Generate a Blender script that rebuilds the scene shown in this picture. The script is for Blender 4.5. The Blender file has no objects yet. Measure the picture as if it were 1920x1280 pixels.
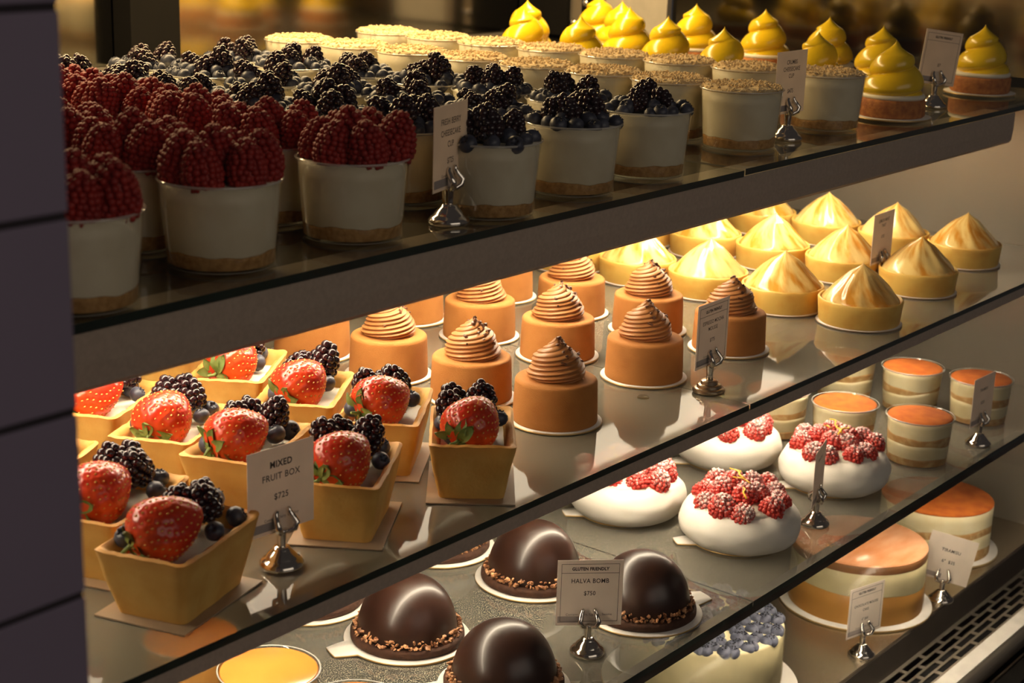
import bpy, bmesh, math, random
from mathutils import Vector, Matrix, noise
PI = math.pi
random.seed(7)
scn = bpy.context.scene
C = scn.collection
D = bpy.data

# ------------------------------------------------------------ camera, world, lights, exposure
EYE = 1.45
cam_d = D.cameras.new('camera'); cam = D.objects.new('camera', cam_d); C.objects.link(cam)
cam_d.sensor_width = 36.0; cam_d.lens = 57.47; cam_d.clip_start = 0.02; cam_d.clip_end = 50
R = Matrix(((0.62225881, 0.19769938, -0.75743576), (-0.78224889, 0.19371923, -0.59208069), (0.02967588, 0.9609307, 0.27519362)))
cam.matrix_world = Matrix.Translation((0, 0, EYE)) @ R.to_4x4()
cam_d.dof.use_dof = True; cam_d.dof.focus_distance = 1.42; cam_d.dof.aperture_fstop = 13
scn.camera = cam
w = D.worlds.new('World'); scn.world = w; w.use_nodes = True
bg = w.node_tree.nodes['Background']; bg.inputs[0].default_value = (0.34, 0.29, 0.27, 1); bg.inputs[1].default_value = 0.08
scn.view_settings.view_transform = 'Standard'; scn.view_settings.look = 'None'
scn.view_settings.gamma = 1; scn.view_settings.use_curve_mapping = False
scn.view_settings.exposure = 0.12
scn.cycles.max_bounces = 10; scn.cycles.transparent_max_bounces = 40; scn.cycles.glossy_bounces = 5
scn.cycles.sample_clamp_indirect = 4.0
scn.cycles.caustics_reflective = False; scn.cycles.caustics_refractive = False

def area(name, loc, rot, sx, sy, power, col):
    l = D.lights.new(name, 'AREA'); l.shape = 'RECTANGLE'; l.size = sx; l.size_y = sy; l.energy = power; l.color = col
    o = D.objects.new(name, l); C.objects.link(o); o.location = loc; o.rotation_euler = rot
    return o
# warm front fill light, added behind the photographer
area('front_fill', (0.3, -2.2, 2.3), (math.radians(70), 0, math.radians(-12)), 3.0, 1.6, 11.0, (1.0, 0.87, 0.72))
# warm lamp of the case above the top shelf
area('case_top_lamp', (1.30, 1.36, 1.57), (0, 0, 0), 1.3, 0.05, 12.5, (1.0, 0.71, 0.35))
LAMP = (1.0, 0.84, 0.61)

# ------------------------------------------------------------ materials
MT = {}
def mat(name, col, rough=0.5, metal=0.0, col2=None, scale=40, stretch=(1, 1, 1), bump=0.0, bscale=None, spec=0.5, coat=0.0, thr=(0.35, 0.65), sss=0.0, detail=4):
    m = D.materials.new(name); m.use_nodes = True; nt = m.node_tree; p = nt.nodes['Principled BSDF']
    p.inputs['Base Color'].default_value = (*col, 1); p.inputs['Roughness'].default_value = rough
    p.inputs['Metallic'].default_value = metal; p.inputs['Specular IOR Level'].default_value = spec
    p.inputs['Coat Weight'].default_value = coat; p.inputs['Coat Roughness'].default_value = 0.08
    if sss:
        p.inputs['Subsurface Weight'].default_value = sss; p.inputs['Subsurface Radius'].default_value = (1, .5, .25); p.inputs['Subsurface Scale'].default_value = 0.006
    tc = nt.nodes.new('ShaderNodeTexCoord'); mp = nt.nodes.new('ShaderNodeMapping'); nt.links.new(tc.outputs['Object'], mp.inputs[0]); mp.inputs['Scale'].default_value = stretch
    n = nt.nodes.new('ShaderNodeTexNoise'); n.inputs['Scale'].default_value = scale; n.inputs['Detail'].default_value = detail; nt.links.new(mp.outputs[0], n.inputs['Vector'])
    c2 = col2 if col2 else tuple(c * 0.88 for c in col)
    r = nt.nodes.new('ShaderNodeValToRGB'); r.color_ramp.elements[0].position = thr[0]; r.color_ramp.elements[1].position = thr[1]
    r.color_ramp.elements[0].color = (*col, 1); r.color_ramp.elements[1].color = (*c2, 1)
    nt.links.new(n.outputs['Fac'], r.inputs[0]); nt.links.new(r.outputs[0], p.inputs['Base Color'])
    if bump:
        b = nt.nodes.new('ShaderNodeBump'); b.inputs['Strength'].default_value = bump; b.inputs['Distance'].default_value = 0.001
        n2 = nt.nodes.new('ShaderNodeTexNoise'); n2.inputs['Scale'].default_value = bscale or scale * 3; n2.inputs['Detail'].default_value = 3
        nt.links.new(mp.outputs[0], n2.inputs['Vector']); nt.links.new(n2.outputs['Fac'], b.inputs['Height']); nt.links.new(b.outputs[0], p.inputs['Normal'])
    MT[name] = m; return m
def glass(name, tint, ior=1.45, rough=0.0, refl=(1, 1, 1), k=1.0, haze=0.0, hcol=(.5, .47, .4)):
    m = D.materials.new(name); m.use_nodes = True; nt = m.node_tree; nt.nodes.clear()
    o = nt.nodes.new('ShaderNodeOutputMaterial'); mx = nt.nodes.new('ShaderNodeMixShader')
    t = nt.nodes.new('ShaderNodeBsdfTransparent'); t.inputs[0].default_value = (*tint, 1)
    g = nt.nodes.new('ShaderNodeBsdfGlossy'); g.inputs['Roughness'].default_value = rough; g.inputs[0].default_value = (*refl, 1)
    f = nt.nodes.new('ShaderNodeFresnel'); f.inputs[0].default_value = ior
    ge = nt.nodes.new('ShaderNodeNewGeometry'); s = nt.nodes.new('ShaderNodeMath'); s.operation = 'SUBTRACT'; s.inputs[0].default_value = k
    mu = nt.nodes.new('ShaderNodeMath'); mu.operation = 'MULTIPLY'; mu.use_clamp = True
    nt.links.new(ge.outputs['Backfacing'], s.inputs[1]); nt.links.new(f.outputs[0], mu.inputs[0]); nt.links.new(s.outputs[0], mu.inputs[1])
    
    base = t.outputs[0]
    if haze:
        df = nt.nodes.new('ShaderNodeBsdfDiffuse'); df.inputs[0].default_value = (*hcol, 1); m2 = nt.nodes.new('ShaderNodeMixShader')
        hz = nt.nodes.new('ShaderNodeMath'); hz.operation = 'MULTIPLY'; hz.inputs[1].default_value = haze; s2 = nt.nodes.new('ShaderNodeMath'); s2.operation = 'SUBTRACT'; s2.inputs[0].default_value = 1
        nt.links.new(ge.outputs['Backfacing'], s2.inputs[1]); nt.links.new(s2.outputs[0], hz.inputs[0]); nt.links.new(hz.outputs[0], m2.inputs[0])
        nt.links.new(t.outputs[0], m2.inputs[1]); nt.links.new(df.outputs[0], m2.inputs[2]); base = m2.outputs[0]
    nt.links.new(mu.outputs[0], mx.inputs[0]); nt.links.new(base, mx.inputs[1]); nt.links.new(g.outputs[0], mx.inputs[2]); nt.links.new(mx.outputs[0], o.inputs[0])
    MT[name] = m; return m
def emis(name, col, st):
    m = D.materials.new(name); m.use_nodes = True; nt = m.node_tree; p = nt.nodes['Principled BSDF']
    p.inputs['Base Color'].default_value = (0.9, 0.88, 0.8, 1)
    p.inputs['Emission Color'].default_value = (*col, 1); p.inputs['Emission Strength'].default_value = st; MT[name] = m; return m

mat('cream', (0.86, 0.78, 0.56), 0.55, bump=0.15, bscale=300, scale=60)
mat('cheesecake', (0.84, 0.78, 0.60), 0.5, col2=(0.76, 0.68, 0.50), scale=35, bump=0.1, bscale=400)
mat('graham_crust', (0.62, 0.36, 0.13), 0.9, col2=(0.42, 0.22, 0.07), scale=260, bump=0.6, bscale=500)
mat('crumbs', (0.80, 0.62, 0.36), 0.95, col2=(0.60, 0.43, 0.22), scale=350, bump=0.8, bscale=700)
mat('raspberry', (0.38, 0.020, 0.012), 0.58, col2=(0.25, 0.010, 0.008), scale=120, bump=0.2, bscale=900, sss=0.0)
mat('blackberry', (0.014, 0.008, 0.012), 0.20, col2=(0.035, 0.010, 0.012), scale=160, spec=0.6)
mat('blueberry', (0.030, 0.033, 0.052), 0.42, col2=(0.085, 0.092, 0.13), scale=110, bump=0.15, bscale=500)
mat('frosted_blueberry', (0.055, 0.062, 0.10), 0.5, col2=(0.16, 0.17, 0.24), scale=110, bump=0.15, bscale=500)
mat('blueberry_crown', (0.02, 0.02, 0.03), 0.7)
mat('strawberry', (0.56, 0.022, 0.010), 0.28, col2=(0.72, 0.085, 0.012), scale=30, spec=0.6)
mat('strawberry_seed', (0.85, 0.50, 0.12), 0.5)
mat('leaf', (0.10, 0.17, 0.03), 0.55, col2=(0.22, 0.28, 0.08), scale=120)
mat('pastry', (0.86, 0.53, 0.14), 0.62, col2=(0.74, 0.37, 0.07), scale=38, bump=0.35, bscale=260, thr=(0.42, 0.75))
mat('mousse', (0.50, 0.205, 0.045), 0.85, col2=(0.42, 0.155, 0.030), scale=50, bump=0.5, bscale=1500, thr=(0.4, 0.8))
mat('rosette', (0.50, 0.225, 0.075), 0.42, col2=(0.44, 0.185, 0.058), scale=30)
mat('nib', (0.085, 0.03, 0.015), 0.35, col2=(0.22, 0.09, 0.04), scale=200)
mat('nib_light', (0.66, 0.34, 0.16), 0.5, col2=(0.20, 0.075, 0.03), scale=140, thr=(0.4, 0.6))
mat('white_board', (0.80, 0.76, 0.70), 0.5)
mat('gold_edge', (0.62, 0.42, 0.18), 0.35, metal=0.5)
mat('brown_board', (0.42, 0.30, 0.19), 0.6)
mat('tart_crust', (0.87, 0.57, 0.13), 0.50, col2=(0.76, 0.38, 0.06), scale=40, bump=0.3, bscale=300, thr=(0.45, 0.8))
mat('meringue', (0.93, 0.68, 0.25), 0.20, col2=(0.70, 0.31, 0.035), scale=2.8, stretch=(1, 1, 1), thr=(0.40, 0.62), bump=0.25, bscale=2.5, spec=0.6, detail=6)
mat('lemon_cream', (0.86, 0.60, 0.012), 0.22, col2=(0.80, 0.52, 0.008), scale=25, spec=0.6)
mat('white_cream', (0.85, 0.80, 0.66), 0.5)
mat('almond_base', (0.52, 0.20, 0.05), 0.8, col2=(0.34, 0.11, 0.03), scale=150, bump=0.8, bscale=400)
mat('pavlova', (0.88, 0.84, 0.76), 0.6, col2=(0.84, 0.79, 0.69), scale=25, bump=0.3, bscale=60)
mat('cocoa', (0.56, 0.145, 0.015), 0.95, col2=(0.44, 0.10, 0.012), scale=60, bump=0.5, bscale=900)
mat('sponge', (0.52, 0.30, 0.11), 0.9, col2=(0.70, 0.50, 0.24), scale=110, bump=0.4, bscale=300, thr=(0.45, 0.7))
mat('tir_cream', (0.88, 0.80, 0.54), 0.5, col2=(0.84, 0.72, 0.42), scale=40)
mat('chocolate', (0.026, 0.010, 0.0065), 0.33, col2=(0.038, 0.014, 0.008), scale=40, spec=0.55, coat=0.1, bump=0.05, bscale=80)
mat('biscuit', (0.075, 0.028, 0.012), 0.85, col2=(0.045, 0.016, 0.008), scale=120, bump=0.7, bscale=300)
mat('orange_glaze', (0.80, 0.27, 0.05), 0.18, col2=(0.72, 0.21, 0.035), scale=12, spec=0.6)
mat('caramel_top', (0.60, 0.24, 0.10), 0.18, col2=(0.72, 0.38, 0.22), scale=14, stretch=(1, 3, 1), spec=0.6)
mat('caramel_side', (0.36, 0.17, 0.07), 0.3)
mat('caramel_mousse', (0.70, 0.36, 0.09), 0.6, col2=(0.62, 0.30, 0.07), scale=20)
mat('vanilla_mousse', (0.86, 0.78, 0.50), 0.55)
mat('zest', (0.92, 0.50, 0.03), 0.4)
mat('card', (0.93, 0.82, 0.71), 0.75)
mat('ink', (0.05, 0.035, 0.03), 0.7)
mat('faint_ink', (0.36, 0.30, 0.26), 0.7)
mat('patch', (0.42, 0.36, 0.33), 0.6)
mat('chrome', (0.80, 0.74, 0.66), 0.13, metal=1.0)
mat('brass', (0.50, 0.40, 0.28), 0.28, metal=1.0)
mat('bar_metal', (0.56, 0.45, 0.36), 0.42, metal=0.15, scale=300, bump=0.02)
mat('steel', (0.52, 0.46, 0.38), 0.34, metal=0.85, col2=(0.46, 0.40, 0.33), scale=4, stretch=(1, 1, 1), bump=0.0)
mat('deck_steel', (0.60, 0.52, 0.40), 0.26, metal=0.9, scale=6)
mat('dark_steel', (0.085, 0.068, 0.055), 0.4, metal=0.6)
mat('panel', (0.115, 0.095, 0.075), 0.5, metal=0.3)
mat('bounce_underside', (0.34, 0.31, 0.26), 0.6)  # unseen tray underside, made pale to bounce strip light down
mat('black_gap', (0.012, 0.011, 0.010), 0.6)
mat('glass_edge', (0.010, 0.018, 0.014), 0.32, col2=(0.016, 0.030, 0.022), scale=20, spec=0.7)
mat('wall_tile', (0.25, 0.205, 0.29), 0.45, col2=(0.23, 0.19, 0.27), scale=8, bump=0.0)
mat('grout', (0.030, 0.024, 0.030), 0.9)
mat('end_steel', (0.42, 0.37, 0.30), 0.40, metal=0.5, col2=(0.36, 0.32, 0.26), scale=3)
mat('dark_glass', (0.15, 0.14, 0.12), 0.10, metal=1.0, scale=2)
mat('back_glass', (0.46, 0.44, 0.40), 0.12, metal=1.0, scale=2)
mat('dark_frame', (0.008, 0.007, 0.006), 0.8, spec=0.1)
mat('white_panel', (0.55, 0.50, 0.42), 0.5)
mat('enamel', (0.92, 0.88, 0.82), 0.3)
mat('case_body', (0.10, 0.085, 0.075), 0.5)
mat('floor_tile', (0.12, 0.10, 0.09), 0.5)
glass('cup_plastic', (0.985, 0.98, 0.965), ior=1.6, rough=0.05)
glass('cup_rim_highlight', (0.95, 0.94, 0.92), ior=1.7, rough=0.05, haze=0.45, hcol=(.8, .76, .68))  # whitish haze painted in for highlights on the rim and base edge
glass('shelf_glass', (0.93, 0.95, 0.93), ior=1.52)
glass('clouded_glass', (0.88, 0.88, 0.82), ior=1.6, rough=0.045, haze=0.80, hcol=(.22, .20, .155))
glass('thin_clouded_glass', (0.93, 0.93, 0.90), ior=1.56, rough=0.01, haze=0.38, hcol=(.36, .34, .28))
glass('acetate', (0.97, 0.96, 0.93), ior=1.35, rough=0.22)
glass('front_glass', (0.985, 0.985, 0.985), ior=1.25)
glass('bumper_clear', (0.88, 0.88, 0.84), ior=1.5, rough=0.05)
emis('led', LAMP, 50.0)
emis('led_low', LAMP, 44.0)
emis('led_deck_fill', LAMP, 46.0)
emis('soft_panel', LAMP, 2.6)
nt = MT['meringue'].node_tree; at_ = nt.nodes.new('ShaderNodeAttribute'); at_.attribute_name = 'around'
for l in list(nt.links):
    if l.to_node.type == 'MAPPING': nt.links.remove(l)
nt.links.new(at_.outputs['Vector'], [n for n in nt.nodes if n.type == 'MAPPING'][0].inputs[0])
# the baked rim of the pastry shells is browner than their sides
nt = MT['pastry'].node_tree; p_ = nt.nodes['Principled BSDF']; src_ = p_.inputs['Base Color'].links[0].from_socket
tc_ = nt.nodes.new('ShaderNodeTexCoord'); sx_ = nt.nodes.new('ShaderNodeSeparateXYZ'); nt.links.new(tc_.outputs['Object'], sx_.inputs[0])
mr_ = nt.nodes.new('ShaderNodeMapRange'); mr_.inputs[1].default_value = .036; mr_.inputs[2].default_value = .047; mr_.inputs[4].default_value = .75; nt.links.new(sx_.outputs[2], mr_.inputs[0])
mx_ = nt.nodes.new('ShaderNodeMix'); mx_.data_type = 'RGBA'; nt.links.new(mr_.outputs[0], mx_.inputs[0]); nt.links.new(src_, mx_.inputs[6]); mx_.inputs[7].default_value = (.66, .30, .06, 1)
nt.links.new(mx_.outputs[2], p_.inputs['Base Color'])
# the cards are paper: some light passes through them
nt = MT['card'].node_tree; o_ = [n for n in nt.nodes if n.type == 'OUTPUT_MATERIAL'][0]; ms_ = nt.nodes.new('ShaderNodeMixShader'); tr_ = nt.nodes.new('ShaderNodeBsdfTranslucent')
tr_.inputs[0].default_value = (.95, .86, .76, 1); ms_.inputs[0].default_value = .28
nt.links.new(nt.nodes['Principled BSDF'].outputs[0], ms_.inputs[1]); nt.links.new(tr_.outputs[0], ms_.inputs[2]); nt.links.new(ms_.outputs[0], o_.inputs[0])
# raspberries with icing sugar dusted on their upper sides
def sugared():
    m = mat('sugared_raspberry', (0.66, 0.05, 0.03), 0.5, col2=(0.5, 0.03, 0.02), scale=100); nt = m.node_tree; p = nt.nodes['Principled BSDF']
    src = p.inputs['Base Color'].links[0].from_socket
    ge = nt.nodes.new('ShaderNodeTexCoord'); sp = nt.nodes.new('ShaderNodeSeparateXYZ'); nt.links.new(ge.outputs['Object'], sp.inputs[0])
    n = nt.nodes.new('ShaderNodeTexNoise'); n.inputs['Scale'].default_value = 420; nt.links.new(ge.outputs['Object'], n.inputs['Vector'])
    a = nt.nodes.new('ShaderNodeMath'); a.operation = 'MULTIPLY_ADD'; nt.links.new(sp.outputs[2], a.inputs[0]); a.inputs[1].default_value = 16; nt.links.new(n.outputs['Fac'], a.inputs[2])
    r = nt.nodes.new('ShaderNodeMapRange'); r.inputs[1].default_value = 0.70; r.inputs[2].default_value = 0.98; nt.links.new(a.outputs[0], r.inputs[0])
    mx = nt.nodes.new('ShaderNodeMix'); mx.data_type = 'RGBA'; nt.links.new(r.outputs[0], mx.inputs[0]); nt.links.new(src, mx.inputs[6]); mx.inputs[7].default_value = (0.88, 0.78, 0.74, 1)
    nt.links.new(mx.outputs[2], p.inputs['Base Color'])
sugared()

# ------------------------------------------------------------ mesh helpers: a shape is (verts, faces, material index per face)
def join(*parts):
    V, F, I = [], [], []
    for p in parts:
        v, f = p[0], p[1]; i = p[2] if len(p) > 2 else [0] * len(f); b = len(V)
        V += v; F += [tuple(x + b for x in q) for q in f]; I += i
    return V, F, I
def xf(s, M):
    return ([tuple(M @ Vector(v)) for v in s[0]], s[1]) + ((s[2],) if len(s) > 2 else ())
def setm(s, k): return (s[0], s[1], [k] * len(s[1]))
def rev(prof, n=48, fn=None, capb=True, capt=True):
    """surface of revolution; prof = [(r, z)], fn(r, z, angle, i) -> (r, z)"""
    V, F = [], []
    for i, (r, z) in enumerate(prof):
        for j in range(n):
            a = 2 * PI * j / n; rr, zz = fn(r, z, a, i) if fn else (r, z)
            V.append((rr * math.cos(a), rr * math.sin(a), zz))
    for i in range(len(prof) - 1):
        for j in range(n):
            k = (j + 1) % n; F.append((i * n + j, i * n + k, (i + 1) * n + k, (i + 1) * n + j))
    if capb: F.append(tuple(reversed(range(n))))
    if capt: F.append(tuple((len(prof) - 1) * n + j for j in range(n)))
    return V, F, [0] * len(F)
def box(x0, y0, z0, x1, y1, z1):
    V = [(x0, y0, z0), (x1, y0, z0), (x1, y1, z0), (x0, y1, z0), (x0, y0, z1), (x1, y0, z1), (x1, y1, z1), (x0, y1, z1)]
    F = [(3, 2, 1, 0), (4, 5, 6, 7), (0, 1, 5, 4), (1, 2, 6, 5), (2, 3, 7, 6), (3, 0, 4, 7)]
    return V, F, [0] * 6
_ico = {}
def ico(sub):
    if sub not in _ico:
        b = bmesh.new(); bmesh.ops.create_icosphere(b, subdivisions=sub, radius=1); b.verts.ensure_lookup_table()
        _ico[sub] = ([tuple(v.co) for v in b.verts], [tuple(v.index for v in f.verts) for f in b.faces]); b.free()
    return _ico[sub]
def ball(c, r, sub=1, s=(1, 1, 1)):
    v, f = ico(sub); return [(c[0] + a * r * s[0], c[1] + b * r * s[1], c[2] + d * r * s[2]) for a, b, d in v], f, [0] * len(f)
def tube(pts, rad, n=8):
    V, F = [], []; P = [Vector(p) for p in pts]; m = len(P)
    rr = rad if isinstance(rad, (list, tuple)) else [rad] * m
    prev = None
    for i, p in enumerate(P):
        t = (P[min(i + 1, m - 1)] - P[max(i - 1, 0)]).normalized()
        u = prev if prev else (Vector((0, 0, 1)) if abs(t.z) < 0.9 else Vector((1, 0, 0)))
        u = (u - t * u.dot(t)).normalized(); prev = u; v = t.cross(u)
        for j in range(n):
            a = 2 * PI * j / n; V.append(tuple(p + (u * math.cos(a) + v * math.sin(a)) * rr[i]))
    for i in range(m - 1):
        for j in range(n):
            k = (j + 1) % n; F.append((i * n + j, i * n + k, (i + 1) * n + k, (i + 1) * n + j))
    F.append(tuple(reversed(range(n)))); F.append(tuple((m - 1) * n + j for j in range(n)))
    return V, F, [0] * len(F)
def mesh(name, s, mats, smooth=True, sharp=None):
    me = D.meshes.new(name); me.from_pydata([tuple(v) for v in s[0]], [], [tuple(f) for f in s[1]])
    for m in mats: me.materials.append(MT[m])
    if len(s) > 2 and len(mats) > 1: me.polygons.foreach_set('material_index', s[2])
    me.polygons.foreach_set('use_smooth', [smooth] * len(me.polygons))
    me.update()
    if smooth and sharp: me.set_sharp_from_angle(angle=math.radians(sharp))
    return me
def ob(name, me, parent=None, loc=(0, 0, 0), rot=(0, 0, 0), sc=(1, 1, 1)):
    o = D.objects.new(name, me); C.objects.link(o); o.location = loc; o.rotation_euler = rot
    o.scale = sc if isinstance(sc, (tuple, list)) else (sc, sc, sc)
    if parent: o.parent = parent
    return o
def thing(name, label, cat, loc, rz=0, group=None, sc=1):
    o = ob(name, None, None, loc, (0, 0, rz), sc); o.empty_display_size = 0.02
    o['label'] = label; o['category'] = cat
    if group: o['group'] = group
    return o
def tagm(o, label, cat, group=None):
    o['label'] = label; o['category'] = cat
    if group: o['group'] = group
    return o
def struct(name, s, m, smooth=False):
    o = ob(name, mesh(name, s, m if isinstance(m, (list, tuple)) else [m], smooth)); o['kind'] = 'structure'; return o
def N3(x, y, z): return noise.noise(Vector((x, y, z)))
ORD = ['nearest the front glass edge', 'second from the front', 'third from the front', 'fourth from the front', 'fifth from the front', 'sixth from the front', 'seventh from the front', 'last at the back']

# ------------------------------------------------------------ the shelves' heights
S1, S2, S3, S4 = EYE - .247, EYE - .461, EYE - .652, EYE - .85
Y1, Y2, Y3, Y4 = .728, .706, .687, .715      # front edges
XJ, XL, XR, YB = 1.26, 0.22, 2.118, 1.60

# ------------------------------------------------------------ setting: tiled pier, floor, end wall, back
tiles = []
h = .0768; z0 = EYE - .051 + h * 3
V = box(-.5, .5012, 0, .3680, .657, 2.0)
struct('wall_left', join(setm(V, 0)), ['grout'])
s = []
z = z0
while z > 0.02:
    zl = max(z - h + .0015, 0.005)
    s.append(box(-.5, .5, zl, .3685, .658, z - .0015)); z -= h
z = z0
while z < 1.95:
    s.append(box(-.5, .5, z + .0015, .3685, .658, z + h - .0015)); z += h
wt = struct('wall_left_tiles', join(*s), ['wall_tile']); wt.name = 'trim_1'
bv = wt.modifiers.new('bevel', 'BEVEL'); bv.width = .0006; bv.segments = 2
struct('floor', box(-3, -3.2, -.05, 4, 4, 0), ['floor_tile'])
struct('wall_right', box(2.12, .70, .45, 2.16, YB + .06, S1 + .003), ['end_steel'])
struct('wall_back', box(.1, 1.64, .45, 2.12, 1.68, S1 + .003), ['end_steel'])
struct('wall_right_upper', box(2.125, .70, S1 + .004, 2.15, 1.372, 1.75), ['dark_glass']).name = 'window_1'
struct('wall_back_upper', box(.1, 1.65, S1 + .004, 2.125, 1.67, 1.75), ['back_glass']).name = 'window_2'
struct('trim_2', box(2.116, .70, S1 - .006, 2.122, 1.60, S1 + .006), ['dark_frame'])
struct('trim_3', box(1.294, 1.615, S1 + .0035, 1.371, 1.648, 1.75), ['dark_frame'])
# right rear corner: dark post, steel hinge strip with bolts, pale panel
struct('trim_4', box(2.10, 1.552, S1 + .0035, 2.124, 1.648, 1.75), ['dark_frame'])
hp = thing('hinge_plate', 'upright steel hinge plate with two round bolts behind the yellow swirls', 'hinge', (2.112, 1.52, S1 + .004))
ob('plate', mesh('plate', box(-.004, -.032, 0, .004, .032, .5), ['steel'], False), hp)
ob('inner_strip', mesh('inner_strip', box(-.007, -.012, 0, -.004, .008, .5), ['dark_frame'], False), hp)
for zz, yy in ((.052, .0), (.02, .022), (.085, 0.0)):
    ob('bolt', mesh('bolt', xf(rev([(0.0001, 0), (.006, 0), (.0066, .0015), (.005, .004), (.0001, .005)], 20), Matrix.Rotation(-PI / 2, 4, 'Y')), ['chrome']), hp, (-.0071, yy, zz))
tagm(ob('side_panel', mesh('side_panel', box(2.112, 1.374, S1 + .0035, 2.124, 1.487, 1.72), ['white_panel'], False)), 'pale flat panel behind the yellow swirls, right of the hinge plate', 'panel')

# ------------------------------------------------------------ shelves of the case
def shelf(name, x0, x1, y0, ztop, label, gm='shelf_glass'):
    t = thing(name, label, 'shelf', (x0, y0, ztop - .006))
    L, W = x1 - x0, YB - y0
    b_ = box(0, 0, 0, L, W, .0058)
    ob('pane', mesh('pane', (b_[0], b_[1], [0, 0, 1, 0, 0, 0]), [gm, 'glass_edge'], False), t)
    return t
g = 'glass shelves of the display case'
for nm, z, y, lv, gm in (('glass_shelf', S1, Y1, 'top', 'shelf_glass'), ('glass_shelf', S2, Y2, 'middle', 'clouded_glass'), ('glass_shelf', S3, Y3, 'lower', 'thin_clouded_glass')):
    a = shelf(nm, XL, XJ - .001, y, z - .0005, {'top': 'left glass pane of the top shelf under the berry cups', 'middle': 'left glass pane of the middle shelf under the fruit boxes', 'lower': 'left glass pane of the lower shelf under the chocolate domes'}[lv], gm)
    b = shelf(nm, XJ + .001, XR, y, z + (.0012 if z == S1 else 0) - .0005, {'top': 'right glass pane of the top shelf under the crumb cups', 'middle': 'right glass pane of the middle shelf under the meringue tarts', 'lower': 'right glass pane of the lower shelf under the raspberry pavlovas'}[lv], gm)
    a['group'] = g; b['group'] = g
# bar below the top shelf, with the panel it carries
t = thing('shelf_bar', 'wide brown metal bar running below the top shelf edge', 'bar', (XL, Y1, S1 - .0066))
bp = [(.002, 0), (.002, -.020), (.0035, -.0335), (.006, -.0365), (.010, -.037), (.012, -.036), (.012, -.002), (.04, -.002), (.04, 0)]
L = 1.885 - XL
n = len(bp); V = [(0, y, z) for y, z in bp] + [(L, y, z) for y, z in bp]
F = [(i, i + n, (i + 1) % n + n, (i + 1) % n) for i in range(n)] + [tuple(range(n)), tuple(reversed(range(n, 2 * n)))]
ob('front_face', mesh('front_face', (V, F), ['bar_metal'], False), t)
tagm(ob('metal_tray', mesh('metal_tray', join(setm(box(XL, Y1 + .042, S1 - .010, XR, YB, S1 - .0071), 0), setm(box(XL, Y1 + .042, S1 - .0146, XR, YB, S1 - .0101), 1)), ['panel', 'bounce_underside'], False)), 'dark metal tray under the glass of the top shelf', 'tray')
# lip below the middle shelf
t = thing('shelf_lip', 'narrow steel lip running below the middle shelf edge', 'bar', (XL, Y2, S2 - .0066))
ob('front_face', mesh('front_face', box(0, .001, -.0115, XR - XL, .0026, 0), ['bar_metal'], False), t)
ob('return_edge', mesh('return_edge', box(0, .0027, -.0115, XR - XL, .010, -.0100), ['dark_steel'], False), t)
# light strips; the one below the lower shelf is added to brighten the deck
for zz, yy, mt_, lb, wd in ((S1 - .0195, .962, 'led', 'long warm light strip fixed below the top shelf', .012), (S2 - .012, .852, 'led_low', 'long warm light strip fixed below the middle shelf', .009), (S3 - .0112, .697, 'led_deck_fill', 'added warm light strip below the lower shelf that brightens the deck', .005)):
    t = thing('light_strip', lb, 'lamp', (XL + .1, yy, zz), 0, 'light strips of the display case')
    L = 1.62
    ob('housing', mesh('housing', join(box(0, -wd - .002, -.001, L, wd + .002, .0045), box(0, -wd - .002, -.0055, L, -wd - .0005, -.001), box(0, wd + .0005, -.0055, L, wd + .002, -.001)), ['dark_steel'], False), t)
    ob('diffuser', mesh('diffuser', box(.01, -wd, -.005, L - .01, wd, -.001), [mt_], False), t)
t = thing('reflection_panel', 'added dim glowing panel below the top shelf for a soft reflected band', 'lamp', (XL + .1, 1.050, S1 - .0195))  # glowing panel added to give a soft reflected band in the middle shelf
ob('housing', mesh('housing', box(0, -.052, -.001, 1.62, .052, .0045), ['white_board'], False), t)
ob('diffuser', mesh('diffuser', box(.01, -.034, -.004, 1.61, .034, -.001), ['soft_panel'], False), t)

# deck, air grille, front rail
t = thing('case_deck', 'brushed steel bottom deck under the large cakes', 'deck', (XL, Y4, S4))
ob('deck_plate', mesh('deck_plate', box(0, 0, -.004, XR - XL, YB - Y4 + .03, 0), ['deck_steel'], False), t)
ob('deck_front', mesh('deck_front', box(0, -.001, -.045, XR - XL, .001, -.0042), ['dark_steel'], False), t)
t = thing('air_grille', 'dark metal air grille with brick-pattern slots before the deck', 'grille', (.6, .667, S4 - .041))
s = []
gw = .0075; rows = 4
x_end = XR - .6
s.append(box(0, -.003, -.001, x_end, .0018, 0)); 
for r_ in range(rows):
    y0 = .002 + r_ * .0108
    s.append(box(0, y0 + gw, -.001, x_end, y0 + .0108, 0)) if r_ < rows - 1 else s.append(box(0, y0 + gw, -.001, x_end, .047, 0))
    x = (r_ % 2) * .026 + .001
    while x < x_end - .02:
        s.append(box(x, y0 - .0003, -.001, x + .0075, y0 + gw + .0003, 0)); x += .052
ob('grille_plate', mesh('grille_plate', join(*s), ['steel'], False), t)
ob('tray', mesh('tray', box(0, -.002, -.03, x_end, .046, -.028), ['black_gap'], False), t)
t = thing('front_rail', 'pale enamelled front rail below the air grille with a gold line', 'rail', (XL, .664, S4 - .0385))
ob('rail_top', mesh('rail_top', join(box(0, -.020, -.02, XR - XL, 0, 0)), ['enamel'], False), t)
ob('rail_round', mesh('rail_round', xf(rev([(.012, 0), (.012, XR - XL)], 24), Matrix.Translation((0, -.0195, -.013)) @ Matrix.Rotation(PI / 2, 4, 'Y')), ['steel']), t)
ob('gold_line', mesh('gold_line', box(0, -.037, -.024, XR - XL, -.034, -.022), ['brass'], False), t)
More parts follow.
